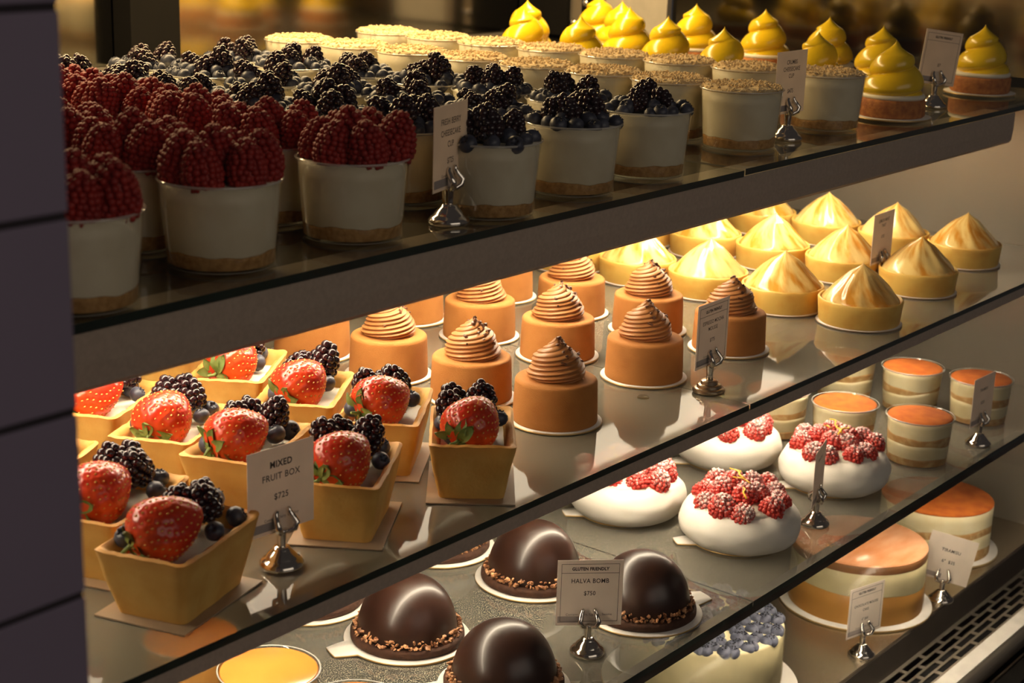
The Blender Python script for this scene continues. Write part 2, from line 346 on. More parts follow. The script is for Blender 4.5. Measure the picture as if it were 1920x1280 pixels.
ob('rail_front', mesh('rail_front', box(0, -.060, -.06, XR - XL, -.004, -.0245), ['dark_frame'], False), t)
tagm(ob('base_cabinet', mesh('base_cabinet', box(XL, .665, 0, 2.16, 1.68, S4 - .08), ['case_body'], False)), 'dark base cabinet of the display case', 'cabinet')
# front glass pane
tagm(ob('front_glass', mesh('front_glass', box(.37, .640, S4 - .038, 2.16, .645, 1.75), ['front_glass'], False)), 'clear upright front glass of the display case', 'glass pane')

# ------------------------------------------------------------ fruit meshes
def berry(seed, w, hgt, dr, n, mat_, tipr=2.8, name='raspberry', deep=.55):
    """aggregate fruit standing on z=0, tip up"""
    rnd = random.Random(seed); S = []
    def prof(t):   # 0 bottom .. 1 tip
        return w / 2 * max(0, 1 - t ** tipr) ** .6 * (.86 + .14 * min(1, t / .22))
    core = [(max(.0002, (prof(t) - dr * .75)), t * (hgt - dr)) for t in [i / 10 for i in range(11)]]
    S.append(rev(core, 20))
    rows = max(4, int(hgt / (dr * 1.25)))
    for i in range(rows):
        t = (i + .35) / rows; r = max(0, prof(t) - dr * deep); zz = t * (hgt - dr * .8) + dr * .35
        m = max(1, int(2 * PI * r / (dr * 1.62)))
        for j in range(m):
            a = 2 * PI * (j + .5 * (i % 2)) / m + rnd.uniform(-.12, .12)
            q = dr * rnd.uniform(.88, 1.12)
            S.append(ball((r * math.cos(a), r * math.sin(a), zz + rnd.uniform(-.0005, .0005)), q, 2 if dr > .0032 else 1))
    S.append(ball((0, 0, hgt - dr * .9), dr * .9, 1))
    return mesh(name, join(*S), [mat_])
RASP = [berry(10 + k, .0285 + .001 * k, .0325 + .001 * k, .0028, 0, 'raspberry', name='raspberry', deep=.78) for k in range(3)]
SRASP = [berry(20 + k, .0275, .025, .0029, 0, 'sugared_raspberry', name='raspberry') for k in range(3)]
BLACK = [berry(30 + k, .0215 + .001 * k, .025 + .002 * k, .0035, 0, 'blackberry', name='blackberry') for k in range(3)]
def blueberry(m):
    b = rev([(.0002, 0), (.0035, .0005), (.0062, .0028), (.0073, .006), (.0066, .0092), (.0042, .0115), (.0027, .0121), (.0020, .0112), (.0002, .0108)], 20, capb=False, capt=False)
    c = []
    for k in range(5):
        a = 2 * PI * k / 5
        c.append(tube([(.0022 * math.cos(a), .0022 * math.sin(a), .0117), (.0032 * math.cos(a), .0032 * math.sin(a), .0128)], [.0008, .0003], 5))
    return mesh('blueberry', join(setm(b, 0), setm(join(*c), 1)), [m, 'blueberry_crown'])
BLUE = blueberry('blueberry'); BLUEF = blueberry('frosted_blueberry')
def strawberry(seed):
    rnd = random.Random(seed); H, W = .044, .040
    P = []
    for i in range(25):
        t = i / 24
        r = W / 2 * (max(0, math.sin(PI * min(.9999, 0.012 + .985 * t) ** .72)) ** .55) * (1.0 - .17 * t) * 1.05
        if i == 24: r = .0004
        P.append((max(r, .0004), t * H))
    sd = rnd.uniform(0, 9)
    # seeds on a spiral lattice, each in a dimple
    seeds = []
    for i in range(11):
        t = (i + .9) / 12.2; r = W / 2 * (max(0, math.sin(PI * min(.9999, 0.012 + .985 * t) ** .72)) ** .55) * (1.0 - .17 * t) * 1.05
        m = max(4, int(2 * PI * r / .0060))
        for j in range(m): seeds.append((2 * PI * (j + .5 * (i % 2)) / m + rnd.uniform(-.05, .05), t * H + rnd.uniform(-.0004, .0004), r))
    def fn(r, z, a, i):
        q = r * (1 + .05 * N3(math.cos(a) * 1.3 + sd, math.sin(a) * 1.3, z * 40))
        for sa, sz, sr in seeds:
            dz = z - sz
            if abs(dz) < .0022:
                da = (a - sa + PI) % (2 * PI) - PI; d2 = (da * sr) ** 2 + dz * dz
                if d2 < .0022 ** 2: q -= .00055 * (1 - d2 / .0022 ** 2)
        return q, z
    PP = []
    for i in range(len(P) - 1):
        for k in range(3): u = k / 3; PP.append((P[i][0] * (1 - u) + P[i + 1][0] * u, P[i][1] * (1 - u) + P[i + 1][1] * u))
    PP.append(P[-1])
    body = rev(PP, 96, fn)
    S = []
    for sa, sz, sr in seeds:
        q = sr * (1 + .05 * N3(math.cos(sa) * 1.3 + sd, math.sin(sa) * 1.3, sz * 40)) - .0002
        S.append(xf(ball((0, 0, 0), .00075, 1, (.7, .75, 1.35)), Matrix.Translation((q * math.cos(sa), q * math.sin(sa), sz)) @ Matrix.Rotation(sa, 4, 'Z')))
    return mesh('strawberry', join(setm(body, 0), setm(join(*S), 1)), ['strawberry', 'strawberry_seed'])
STRAW = [strawberry(3), strawberry(5)]
def calyx(seed):
    rnd = random.Random(seed); S = []
    for k in range(9):
        a = 2 * PI * k / 9 + rnd.uniform(-.2, .2); L = rnd.uniform(.011, .017); up = rnd.uniform(-.8, .4)
        V, F = [], []; n = 7
        for i in range(n):
            t = i / (n - 1); wd = .0042 * math.sin(PI * (t * .86 + .10)) ** .8 * (1 if t < .99 else .1)
            rad = .001 + L * t; zz = -.0008 - .008 * up * t * t + .0012 * math.sin(t * 5 + k)
            for sgn in (-1, 0, 1):
                V.append((rad * math.cos(a) - sgn * wd * math.sin(a), rad * math.sin(a) + sgn * wd * math.cos(a), zz + (.0012 if sgn == 0 else 0)))
        for i in range(n - 1):
            for q in (0, 1): b = i * 3 + q; F.append((b, b + 1, b + 4, b + 3))
        m_ = len(V); V2 = [(x, y, z - .0005) for x, y, z in V]; F2 = [tuple(reversed([q + m_ for q in f])) for f in F]
        S.append((V + V2, F + F2, [0] * (2 * len(F))))
    S.append(tube([(0, 0, 0), (.001, 0, -.004), (.003, .001, -.008)], [.0016, .0012, .0010], 7))
    return mesh('calyx', join(*S), ['leaf'])
CALYX = [calyx(1), calyx(2)]

# ------------------------------------------------------------ cups
RB, RT, CH = .0348, .0392, .0560
def wall_r(z): return RB + (RT - RB) * z / CH
def cup_shell():
    P = [(.0002, .0006), (RB - .002, .0006), (RB, 0), (RB + .0004, .0008), (wall_r(.02), .02), (wall_r(.04), .04), (RT, CH - .002), (RT + .0009, CH - .0016), (RT + .0012, CH - .0006), (RT + .0006, CH), (RT - .0002, CH - .0004), (RT - .0008, CH - .003), (wall_r(.03) - .0008, .03), (RB - .0006, .002), (.0002, .0016)]
    s = rev(P, 64, capb=False, capt=False); I = [1 if i // 64 in (0, 1, 2, 6, 7, 8, 9) else 0 for i in range(len(s[1]))]
    return mesh('cup_shell', (s[0], s[1], I), ['cup_plastic', 'cup_rim_highlight'])
CUP = cup_shell()
def fill(z0, z1, name, m, n=64, f0=None, f1=None, lump=0, inset=.0011, top=None):
    P = [(.0002, z0), (wall_r(z0) - inset, z0), (wall_r(z0 + .0005) - inset, z0 + .0005)]
    k = 4
    for i in range(1, k + 1): zz = z0 + (z1 - z0) * i / k; P.append((wall_r(zz) - inset, zz))
    P += [(wall_r(z1) * .7, z1 + lump * .6), (wall_r(z1) * .35, z1 + lump), (.0002, z1 + lump)]
    def fn(r, z, a, i):
        t = min(1, max(0, (z - z0) / (z1 - z0)))
        dz = 0
        if f0: dz += (1 - t) * f0(a)
        if f1: dz += t * f1(a)
        return r, z + dz
    return mesh(name, rev(P, n, fn, capb=False, capt=False), [m])
wob = lambda a: .0007 * math.sin(3 * a + 1) + .0004 * math.sin(7 * a) + .0003 * math.sin(13 * a)
CRUST = fill(.0018, .0105, 'biscuit_base', 'graham_crust', f1=wob)
CHEESE = fill(.0106, .0535, 'cheesecake', 'cheesecake', f0=wob)
def crumb_top(seed):
    rnd = random.Random(seed); S = [rev([(.0374, .0525), (.0381, .0545), (.036, .0575), (.03, .059), (.0002, .0598)], 56, lambda r, z, a, i: (r, z + .0012 * N3(r * 300 * math.cos(a), r * 300 * math.sin(a), seed)), capb=True, capt=False)]
    for k in range(420):
        a = rnd.uniform(0, 2 * PI); r = .0385 * math.sqrt(rnd.random()); q = rnd.uniform(.0006, .0017)
        S.append(ball((r * math.cos(a), r * math.sin(a), (.0595 if r < .030 else .0578 if r < .036 else .0562) + rnd.uniform(-.0004, .0011)), q, 1 if False else 1, (rnd.uniform(.7, 1.3), rnd.uniform(.7, 1.3), rnd.uniform(.6, 1.1))))
    return mesh('crumb_topping', join(*S), ['crumbs'], False)
CRUMB = [crumb_top(1), crumb_top(2)]
def cup_base(t):
    ob('cup_shell', CUP, t); ob('biscuit_base', CRUST, t); ob('cheesecake', CHEESE, t)
rnd = random.Random(11)
def rasp_cup(x, y, label, nf=6):
    t = thing('raspberry_cheesecake_cup', label, 'dessert cup', (x, y, S1 + .001), rnd.uniform(0, 6), 'cheesecake cups topped with raspberries')
    cup_base(t)
    o = rnd.uniform(0, 1)
    for k in range(nf):
        a = 2 * PI * (k + o) / nf; r = .0262
        ob('raspberry', rnd.choice(RASP), t, (r * math.cos(a), r * math.sin(a), .0515 + rnd.uniform(-.001, .002)), (-.16 * math.sin(a) + rnd.uniform(-.08, .08), .16 * math.cos(a) + rnd.uniform(-.08, .08), rnd.uniform(0, 6)), rnd.uniform(.92, 1.06))
    ob('raspberry', rnd.choice(RASP), t, (.001, .001, .056), (rnd.uniform(-.1, .1), rnd.uniform(-.1, .1), 0), rnd.uniform(.95, 1.05))
RC = [('rightmost', .812, (.779, .862, .944, 1.026, 1.108), 0), ('second', .690, (.779, .861, .943, 1.025), 0), ('leftmost', .566, (.762, .846), 0)]
for cn, x, ys, _ in RC:
    lab = {'rightmost': 'clear cup heaped with red raspberries in the rightmost raspberry column, ', 'second': 'clear cup heaped with red raspberries in the middle raspberry column, ', 'leftmost': 'raspberry cup half hidden by the tiled pier, '}[cn]
    for k, y in enumerate(ys): rasp_cup(x + rnd.uniform(-.002, .002), y, lab + ORD[k])
def black_cup(x, y, label):
    t = thing('blackberry_cheesecake_cup', label, 'dessert cup', (x, y, S1 + .001 + (.0012 if x > XJ else 0)), rnd.uniform(0, 6), 'cheesecake cups topped with blackberries')
    cup_base(t)
    nb = rnd.choice((12, 13))
    for k in range(nb):
        a = 2 * PI * (k + .3) / nb + rnd.uniform(-.05, .05)
        ob('blueberry', BLUE, t, (.0302 * math.cos(a), .0302 * math.sin(a), .0510 + rnd.uniform(0, .001)), (rnd.uniform(-1.0, 1.0), rnd.uniform(-1.0, 1.0), rnd.uniform(0, 6)), rnd.uniform(.86, 1.0))
    for k in range(6):
        a = 2 * PI * k / 6 + rnd.uniform(-.2, .2)
        ob('blueberry', BLUE, t, (.0195 * math.cos(a), .0195 * math.sin(a), .0545), (rnd.uniform(-1.0, 1.0), rnd.uniform(-1.0, 1.0), 0), rnd.uniform(.85, 1.05))
    nb = rnd.choice((3, 4)); o = rnd.uniform(0, 6)
    for k in range(nb):
        a = 2 * PI * k / nb + o + rnd.uniform(-.15, .15); r = rnd.uniform(.0125, .0165)
        ob('blackberry', rnd.choice(BLACK), t, (r * math.cos(a), r * math.sin(a), .0550 + rnd.uniform(-.002, .002)), (rnd.uniform(-.6, .6), rnd.uniform(-.6, .6), rnd.uniform(0, 6)), rnd.uniform(.84, 1.0))
BC = [('left', .946, (.765, .846, .927, 1.008, 1.089, 1.170, 1.250)), ('middle', 1.061, (.775, .862, .944, 1.026, 1.108, 1.190, 1.272)), ('right', 1.176, (.779, .861, .942, 1.023, 1.104, 1.186, 1.267))]
for cn, x, ys in BC:
    for k, y in enumerate(ys): black_cup(x - .004 * k + rnd.uniform(-.003, .003), y, 'clear cup of blackberries over blueberries, %s blackberry column, %s' % (cn, ORD[k]))
KC = [('left', 1.360, .795, 8), ('right', 1.525, .800, 8)]
for cn, x, y0, m in KC:
    for k in range(m):
        xx = x - (.006 * max(0, k - 2) if cn == 'left' else .008 * min(k, 5)); yy = y0 + .0808 * k
        if cn == 'right' and k == 0: xx = 1.541
        t = thing('crumb_cheesecake_cup', 'clear cup topped with pale crumbs, %s crumb column, %s' % (cn, ORD[k]), 'dessert cup', (xx, yy, S1 + .0022), rnd.uniform(0, 6), 'cheesecake cups topped with crumbs')
        cup_base(t); ob('crumb_topping', CRUMB[k % 2], t)

# ------------------------------------------------------------ lemon swirl cakes
def round_board(r, name='cake_board', h_=.0018, tab=False, mats=('white_board', 'gold_edge')):
    P = [(.0002, 0), (r, 0), (r + .0003, h_ * .5), (r, h_), (.0002, h_)]
    def fn(rr, z, a, i):
        if tab and rr > .01:
            d = abs((a + PI) % (2 * PI) - PI)
            if d < .26: rr += .018 * (1 if d < .13 else .5 * (1 + math.cos(PI * (d - .13) / .13)))
        return rr, z
    s = rev(P, 96, fn, False, False); I = [1 if i // 96 in (1, 2) else 0 for i in range(len(s[1]))]
    return mesh(name, (s[0], s[1], I), list(mats))
def lemon_swirl(seed):
    rnd = random.Random(seed); ph = rnd.uniform(0, 6); turns = 1.95; H = .060; sx = rnd.uniform(-.002, .002)
    P = [(i, i / 66) for i in range(67)]
    def fn(r, z, a, i):
        t = z
        env = .0335 * (1 - t) ** .52 if t < .74 else .0335 * (.26 ** .52) * ((1 - t) / .26) ** 1.5
        env *= (1.0 if t > .12 else .86 + .14 * (t / .12) ** .5)
        q = (t * turns * 1.12 - (a + ph) / (2 * PI)) % 1.0
        lobe = (abs(math.sin(PI * q)) ** .5 - .74) * .30 * (1 if t < .70 else max(0, (1 - (t - .70) / .12)))
        rr = max(.00025, env * (1 + lobe)); return rr, H * t
    s = rev([(1, t) for _, t in P], 56, fn)
    V = [(x + sx * (z / H) ** 2, y, z) for x, y, z in s[0]]
    return mesh('lemon_swirl', (V, s[1]), ['lemon_cream'])
LSW = [lemon_swirl(k) for k in range(4)]
LBASE = mesh('almond_base', rev([(.0002, 0), (.0345, 0), (.0362, .002), (.0365, .017), (.035, .0195), (.0002, .0195)], 56, lambda r, z, a, i: (r * (1 + .012 * N3(3 * math.cos(a), 3 * math.sin(a), z * 200)), z), False, False), ['almond_base'])
LWHITE = mesh('white_cream_layer', rev([(.0002, 0), (.034, 0), (.0353, .0025), (.034, .005), (.0002, .005)], 56, None, False, False), ['white_cream'])
LBOARD = round_board(.0435)
LEM = [(1.668, .786, 'second-lowest yellow swirl cake with a drooping top, left of the rightmost price card'), (1.960, .808, 'yellow swirl cake at the right end of the top shelf'), (1.826, .880, 'yellow swirl cake just behind the frontmost yellow swirl'), (1.690, .893, 'yellow swirl cake behind the crumbs price card'), (1.890, .985, 'yellow swirl cake right of and behind the crumbs price card'), (1.637, .985, 'yellow swirl cake low between the crumb cups, left of the crumbs card'), (1.922, 1.094, 'tall yellow swirl cake behind the low one, left of the crumbs card'), (1.711, 1.110, 'yellow swirl cake in front of the pale panel edge'), (1.916, 1.200, 'yellow swirl cake standing right of the pale panel'), (1.618, 1.175, 'yellow swirl cake in front of the hinge plate'), (1.790, 1.222, 'yellow swirl cake right of the hinge plate'), (1.866, 1.286, 'yellow swirl cake half hidden before the pale panel'), (1.935, 1.375, 'rearmost yellow swirl cake before the pale panel'), (1.650, 1.285, 'front one of the paired yellow swirl cakes left of the dark post'), (1.760, 1.365, 'rear one of the paired yellow swirl cakes left of the dark post')]
for k, (x, y, lb) in enumerate(LEM):
    if k == 0: lb = 'frontmost yellow swirl cake with two blunt lobes, left of the rightmost top card'
    t = thing('lemon_swirl_cake', lb, 'cake', (x, y, S1 + .0022), rnd.uniform(0, 6), 'yellow swirl cakes on the top shelf')
    ob('cake_board', LBOARD, t); ob('almond_base', LBASE, t, (0, 0, .0019)); ob('white_cream_layer', LWHITE, t, (0, 0, .0212))
    ob('lemon_swirl', LSW[k % 4], t, (0, 0, .0252), (0, 0, rnd.uniform(0, 6)), (1, 1, .97) if k else (1.06, 1.06, .96))

# ------------------------------------------------------------ fruit boxes
BL, BW, BH, BLb, BWb = .100, .066, .046, .074, .050
def fruit_shell(seed):
    def ring(L, W, z, n=14, cr=.005):
        pts = []
        cs = ((L / 2 - cr, W / 2 - cr, 0), (-L / 2 + cr, W / 2 - cr, 1), (-L / 2 + cr, -W / 2 + cr, 2), (L / 2 - cr, -W / 2 + cr, 3))
        for q, (cx, cy, s) in enumerate(cs):
            for k in range(4): a = PI / 2 * (s + k / 3); pts.append((cx + cr * math.cos(a), cy + cr * math.sin(a), z))
            nx = cs[(q + 1) % 4]; a = PI / 2 * (s + 1)
            p0 = (cx + cr * math.cos(a), cy + cr * math.sin(a)); p1 = (nx[0] + cr * math.cos(a), nx[1] + cr * math.sin(a))
            for k in range(1, n): u = k / n; pts.append((p0[0] * (1 - u) + p1[0] * u, p0[1] * (1 - u) + p1[1] * u, z))
        return pts
    V, F = [], []; levels = []
    for i in range(9):
        t = i / 8; levels.append((BLb + (BL - BLb) * t, BWb + (BW - BWb) * t, BH * t, 0))
    th = .0055
    levels.append((BL - th * .8, BW - th * .8, BH + .0012, 1)); levels.append((BL - 2 * th, BW - 2 * th, BH - .001, 1))
    for i in range(1, 6): t = 1 - i / 6; levels.append((BLb + (BL - BLb) * t - 2 * th, BWb + (BW - BWb) * t - 2 * th, BH * t + .004, 2))
    for L, W, z, k in levels:
        for x, y, zz in ring(L, W, z):
            d = .0011 * N3(x * 60 + seed, y * 60, zz * 60); dz = .0012 * N3(x * 120 + seed * 3, y * 120, 5) if zz > BH * .9 else 0
            sag = -.0016 * (1 - (abs(x) / (BL / 2)) ** 2) * (abs(y) > BW * .3) * (zz > BH * .8)
            V.append((x * (1 + d * 18), y * (1 + d * 22), zz + dz + sag))
    n = len(V) // len(levels)
    for i in range(len(levels) - 1):
        for j in range(n): k = (j + 1) % n; F.append((i * n + j, i * n + k, (i + 1) * n + k, (i + 1) * n + j))
    F.append(tuple(reversed(range(n)))); F.append(tuple((len(levels) - 1) * n + j for j in range(n)))
    return mesh('pastry_shell', (V, F), ['pastry'], True, 50)
SHELLS = [fruit_shell(1), fruit_shell(4)]
def box_fill():
    P = 10; V, F = [], []
    for i in range(P + 1):
        for j in range(P + 1):
            u, v = i / P - .5, j / P - .5; V.append((u * .0865, v * .0535, .034 + .003 * (1 - 4 * u * u) * (1 - 4 * v * v) + .001 * N3(u * 8, v * 8, 0)))
    m_ = len(V); V += [(x, y, .031) for x, y, z in V]
    for i in range(P):
        for j in range(P): a = i * (P + 1) + j; F.append((a, a + P + 1, a + P + 2, a + 1)); F.append((a + m_, a + 1 + m_, a + P + 2 + m_, a + P + 1 + m_))
    return mesh('custard', (V, F), ['white_cream'])
CUST = box_fill()
CARD = mesh('paper_board', join(setm(box(-.046, -.034, 0, .046, .034, .0009), 0)), ['brown_board'], False)
def fruit_box(cx, cy, deg, label, k, corner=True, straw=(-.0145, -.001), rotstr=None, blk=None, blu=None):
    a = math.radians(deg); u = Vector((math.cos(a), math.sin(a))); v = Vector((-math.sin(a), math.cos(a)))
    p = Vector((cx, cy)) + (u * (BL / 2) + v * (BW / 2) if corner else Vector((0, 0)))
    t = thing('fruit_box', label, 'tart', (p.x, p.y, S2), a, 'pastry fruit boxes')
    ob('paper_board', CARD, t, (-.001, 0, 0), (0, 0, rnd.uniform(-.05, .05)))
    ob('pastry_shell', SHELLS[k % 2], t, (0, 0, .0011)); ob('custard', CUST, t, (0, 0, .0011))
    rs = rotstr or (rnd.uniform(-.2, .2), rnd.uniform(1.1, 1.4), rnd.uniform(-.35, .25))
    # strawberry tilted, its calyx low at the outer side
    M = Matrix.Rotation(rs[2] - a, 4, 'Z') @ Matrix.Rotation(rs[1], 4, 'Y') @ Matrix.Rotation(rs[0], 4, 'X')
    s = ob('strawberry', STRAW[k % 2], t, (0, 0, 0), (0, 0, 0), 1.13); s.rotation_euler = M.to_euler(); c = M @ Vector((0, 0, .0255)); s.location = (straw[0] - c.x, straw[1] - c.y, .0560 - c.z)
    ob('calyx', CALYX[k % 2], s, (0, 0, .0005), (0, 0, k))
    for (x, y, z, rx, ry) in (blk or ((.015, .014, .044, -.3, .2), (.026, -.006, .046, .1, .35), (.035, .011, .040, .2, .3))):
        ob('blackberry', BLACK[rnd.randrange(3)], t, (x, y, z + .003), (rx, ry, rnd.uniform(0, 6)), rnd.uniform(.98, 1.12))
    for (x, y, z) in (blu or ((.037, -.014, .042), (.002, .022, .042), (.013, -.020, .043), (-.022, .021, .044), (.041, .003, .048))):
        ob('blueberry', BLUE, t, (x, y, z), (rnd.uniform(-1, 1), rnd.uniform(-1, 1), 0), rnd.uniform(.9, 1.12))
FB = [(.604, .722, 18, 'fruit box at the lower left corner, in shade in front of the tiled pier'), (.781, .724, 32, 'fruit box right of the mixed fruit card, with a dark red strawberry'), (.914, .707, 40, 'fruit box standing end-on alone at the right of the group'), (.900, .793, 34, 'fruit box directly behind the single end-on box, strawberry with leaves at its left'), (.887, .873, 33, 'fruit box third back in the right column, orange-red strawberry'), (.757, .818, 22, 'fruit box right behind the mixed fruit card'), (.752, .889, 27, 'fruit box second behind the card, with a large upright strawberry'), (.617, .803, 20, 'fruit box at the left edge behind the frontmost one'), (.893, .961, 33, 'fruit box fourth back in the right column, with two blackberries behind its strawberry'), (.890, 1.048, 33, 'rearmost fruit box in view, tucked under the bar'), (.752, .975, 27, 'fruit box at the back left whose strawberry leaves stick out below the bar'), (.622, .900, 24, 'fruit box at the far left edge, seen only as a sliver by the pier')]
for k, (x, y, d, lb) in enumerate(FB): fruit_box(x, y, d, lb, k)

# ------------------------------------------------------------ espresso mousse cakes
def lump_cyl(r, hh, bev, name, m, taper=.97, amp=.004, n=72):
    P = [(.0002, 0), (r * .99, 0), (r, .0015)] + [(r * (1 - (1 - taper) * i / 6), .0015 + (hh - bev - .0015) * i / 6) for i in range(1, 7)]
    rt = r * taper
    for i in range(1, 6): a = PI / 2 * i / 5; P.append((rt - bev * (1 - math.cos(a)), hh - bev + bev * math.sin(a)))
    P += [(rt * .5, hh), (.0002, hh)]
    return mesh(name, rev(P, n, lambda rr, z, a, i: (rr * (1 + amp * N3(1.5 * math.cos(a), 1.5 * math.sin(a), z * 30)), z), False, False), [m])
MBODY = lump_cyl(.0375, .0385, .0035, 'mousse_body', 'mousse', .965)
MBOARD = round_board(.0415)
def RENV(t): return max(.0003, .0275 * min(1, .82 + .18 * (t / .12)) * max(0, 1 - t) ** (.42 if t < .55 else .42 + 1.3 * (t - .55)))
def rosette(seed):
    rnd = random.Random(seed); H = .0365; ph = rnd.uniform(0, 6); n = 5
    lean = rnd.uniform(-.003, .003)
    def fn(r, z, a, i):
        t = z; env = RENV(t)
        ridge = abs(math.sin((n * a + ph) / 2 - t * 31)) ** .6
        q = (t * 2.2 - a / (2 * PI) + ph) % 1.0
        return max(.0003, env * (.84 + .17 * ridge + .035 * math.sin(2 * PI * q))), H * t
    s = rev([(1, i / 90) for i in range(91)], 140, fn)
    V = [(x + lean * (z / H) ** 2, y, z) for x, y, z in s[0]]
    return mesh('rosette', (V, s[1]), ['rosette'])
ROS = [rosette(k) for k in range(3)]
def chip(rnd, r):
    v, f = ico(1); k = [rnd.uniform(.55, 1.2) for _ in v]; sx, sy, sz = rnd.uniform(.6, 1.4), rnd.uniform(.5, 1.1), rnd.uniform(.35, .7)
    M = Matrix.Rotation(rnd.uniform(0, 6), 4, 'X') @ Matrix.Rotation(rnd.uniform(0, 6), 4, 'Z')
    return [tuple(M @ Vector((a * r * q * sx, b * r * q * sy, c * r * q * sz))) for (a, b, c), q in zip(v, k)], f, [0] * len(f)
def nibs(seed, H=.0365):
    rnd = random.Random(seed); S = []
    for k in range(24):
        t = rnd.uniform(.30, .97) ** .8; a = rnd.gauss(-.9, .9); env = RENV(t) * .99
        S.append(xf(chip(rnd, rnd.uniform(.0019, .0034)), Matrix.Translation((env * math.cos(a) * 1.0, env * math.sin(a), H * t))))
    return mesh('cocoa_nibs', join(*S), ['nib'], False)
NIB = [nibs(k) for k in range(3)]
MO = [('right', 1.405, (.817, .917, 1.018, 1.118)), ('middle', 1.262, (.825, .929, 1.030, 1.128)), ('left', 1.098, (.808, .904, 1.006, 1.108))]
for cn, x, ys in MO:
    for k, y in enumerate(ys):
        t = thing('mousse_cake', 'brown velvet mousse cake with a piped rosette, %s column, %s' % (cn, ORD[k]), 'cake', (x, y, S2), rnd.uniform(-.4, .4), 'espresso mousse cakes')
        ob('cake_board', MBOARD, t); ob('mousse_body', MBODY, t, (0, 0, .0019), (0, 0, rnd.uniform(0, 6)))
        ob('rosette', ROS[k % 3], t, (0, 0, .0400), (0, 0, rnd.uniform(0, 6))); nb = ob('cocoa_nibs', NIB[(k + 1) % 3], t, (0, 0, .0400)); nb['kind'] = 'stuff'
t = thing('mousse_cake', 'mousse cake furthest left, only its side seen between fruit boxes and bar', 'cake', (.985, 1.150, S2), 0, 'espresso mousse cakes')
ob('cake_board', MBOARD, t); ob('mousse_body', MBODY, t, (0, 0, .0019)); ob('rosette', ROS[0], t, (0, 0, .0400)); ob('cocoa_nibs', NIB[1], t, (0, 0, .0400))['kind'] = 'stuff'

# ------------------------------------------------------------ meringue tarts
TCR = mesh('tart_crust', rev([(.0002, 0), (.0432, 0), (.0440, .001), (.0458, .021), (.0462, .0245), (.0452, .0262), (.0436, .0255), (.0430, .022), (.0002, .022)], 72, lambda r, z, a, i: (r, z + (.0007 * N3(6 * math.cos(a), 6 * math.sin(a), 2) if z > .02 else 0)), False, False), ['tart_crust'])
def meringue(seed):
    rnd = random.Random(seed); ph = rnd.uniform(0, 6); H = .0405; nr = rnd.choice((7, 8, 9)); lx, ly = rnd.uniform(-.002, .002), rnd.uniform(-.002, .002)
    def fn(r, z, a, i):
        t = z
        env = .0440 * ((1 - t) ** .80 if t < .75 else (.25 ** .80) * ((1 - t) / .25) ** 1.25)
        if t < .08: env *= .97 + .03 * t / .08
        k = 4 * t * (1 - t)
        rid = .030 * k * math.sin(nr * a + ph + 2.2 * t) + .018 * k * math.sin(2 * nr * a + 3 * t + ph * 2) + .045 * N3(2.2 * math.cos(a) + seed, 2.2 * math.sin(a), t * 3)
        return max(.0004, env * (1 + rid)), H * t
    s = rev([(1, (i / 44)) for i in range(45)], 84, fn)
    V = [(x + lx * (z / H) ** 2, y + ly * (z / H) ** 2, z) for x, y, z in s[0]]
    me = mesh('meringue', (V, s[1]), ['meringue']); at = me.attributes.new('around', 'FLOAT_VECTOR', 'POINT'); q = []
    for x, y, z in s[0]:
        a = math.atan2(y, x) + .5 * z / H; q += [math.cos(a) + seed * 3, math.sin(a), z / H * .55]
    at.data.foreach_set('vector', q)
    return me
MER = [meringue(k) for k in range(4)]
TBOARD = round_board(.0465, h_=.0014, mats=('white_board', 'brown_board'))
TR = [('first', 1.598, (.768, .862, .958, 1.054, 1.150)), ('second', 1.780, (.785, .881, .977, 1.073, 1.169)), ('third', 1.960, (.806, .902, .998, 1.094, 1.19))]
for cn, x, ys in [('left' if a == 'first' else 'middle' if a == 'second' else 'right', b, c) for a, b, c in TR]:
    for k, y in enumerate(ys):
        t = thing('meringue_tart', 'toasted meringue tart with a peak, %s tart column, %s' % (cn, ORD[k]), 'tart', (x - .004 * k, y, S2), rnd.uniform(0, 6), 'lemon meringue tarts')
        ob('cake_board', TBOARD, t); ob('tart_crust', TCR, t, (0, 0, .0015)); ob('meringue', MER[(k + len(cn)) % 4], t, (0, 0, .0250), (0, 0, rnd.uniform(0, 6)))

# ------------------------------------------------------------ pavlovas
def pav_body(seed):
    P = []
    for i in range(21):
        t = i / 20; a = -PI / 2 * .80 + t * PI * .86
        P.append((.0445 + .0180 * math.cos(a), .0175 + .0185 * math.sin(a) + .004 * t))
    P = [(.0002, 0), (.048, 0)] + [p for p in P if p[1] > .0005] + [(.030, .0400), (.0002, .0405)]
    return mesh('meringue_nest', rev(P, 80, lambda r, z, a, i: (r * (1 + .035 * N3(1.6 * math.cos(a) + seed, 1.6 * math.sin(a), z * 45) + .014 * N3(4 * math.cos(a) + seed, 4 * math.sin(a), z * 120)), z + (.0012 * N3(5 * math.cos(a), 5 * math.sin(a), seed) if z > .03 else 0)), False, False), ['pavlova'])
PB = [pav_body(1), pav_body(7)]
PC = mesh('cream_top', rev([(.049, -.003), (.046, .003), (.034, .0065), (.018, .009), (.0002, .0095)], 60, lambda r, z, a, i: (r * (1 + .08 * N3(2 * math.cos(a), 2 * math.sin(a), 3)), z), True, False), ['white_cream'])
def zest(seed):
    rnd = random.Random(seed); p = []; a0 = rnd.uniform(0, 6)
    for i in range(8): t = i / 7; p.append((.012 * (t - .5) * 2 * math.cos(a0) + .003 * math.sin(t * 6), .012 * (t - .5) * 2 * math.sin(a0), .003 * math.sin(PI * t)))
    return mesh('zest_strip', xf(tube(p, .0011, 6), Matrix.Diagonal((1, 1, .6, 1))), ['zest'])
ZE = [zest(k) for k in range(3)]
PBRD = round_board(.046, tab=True)
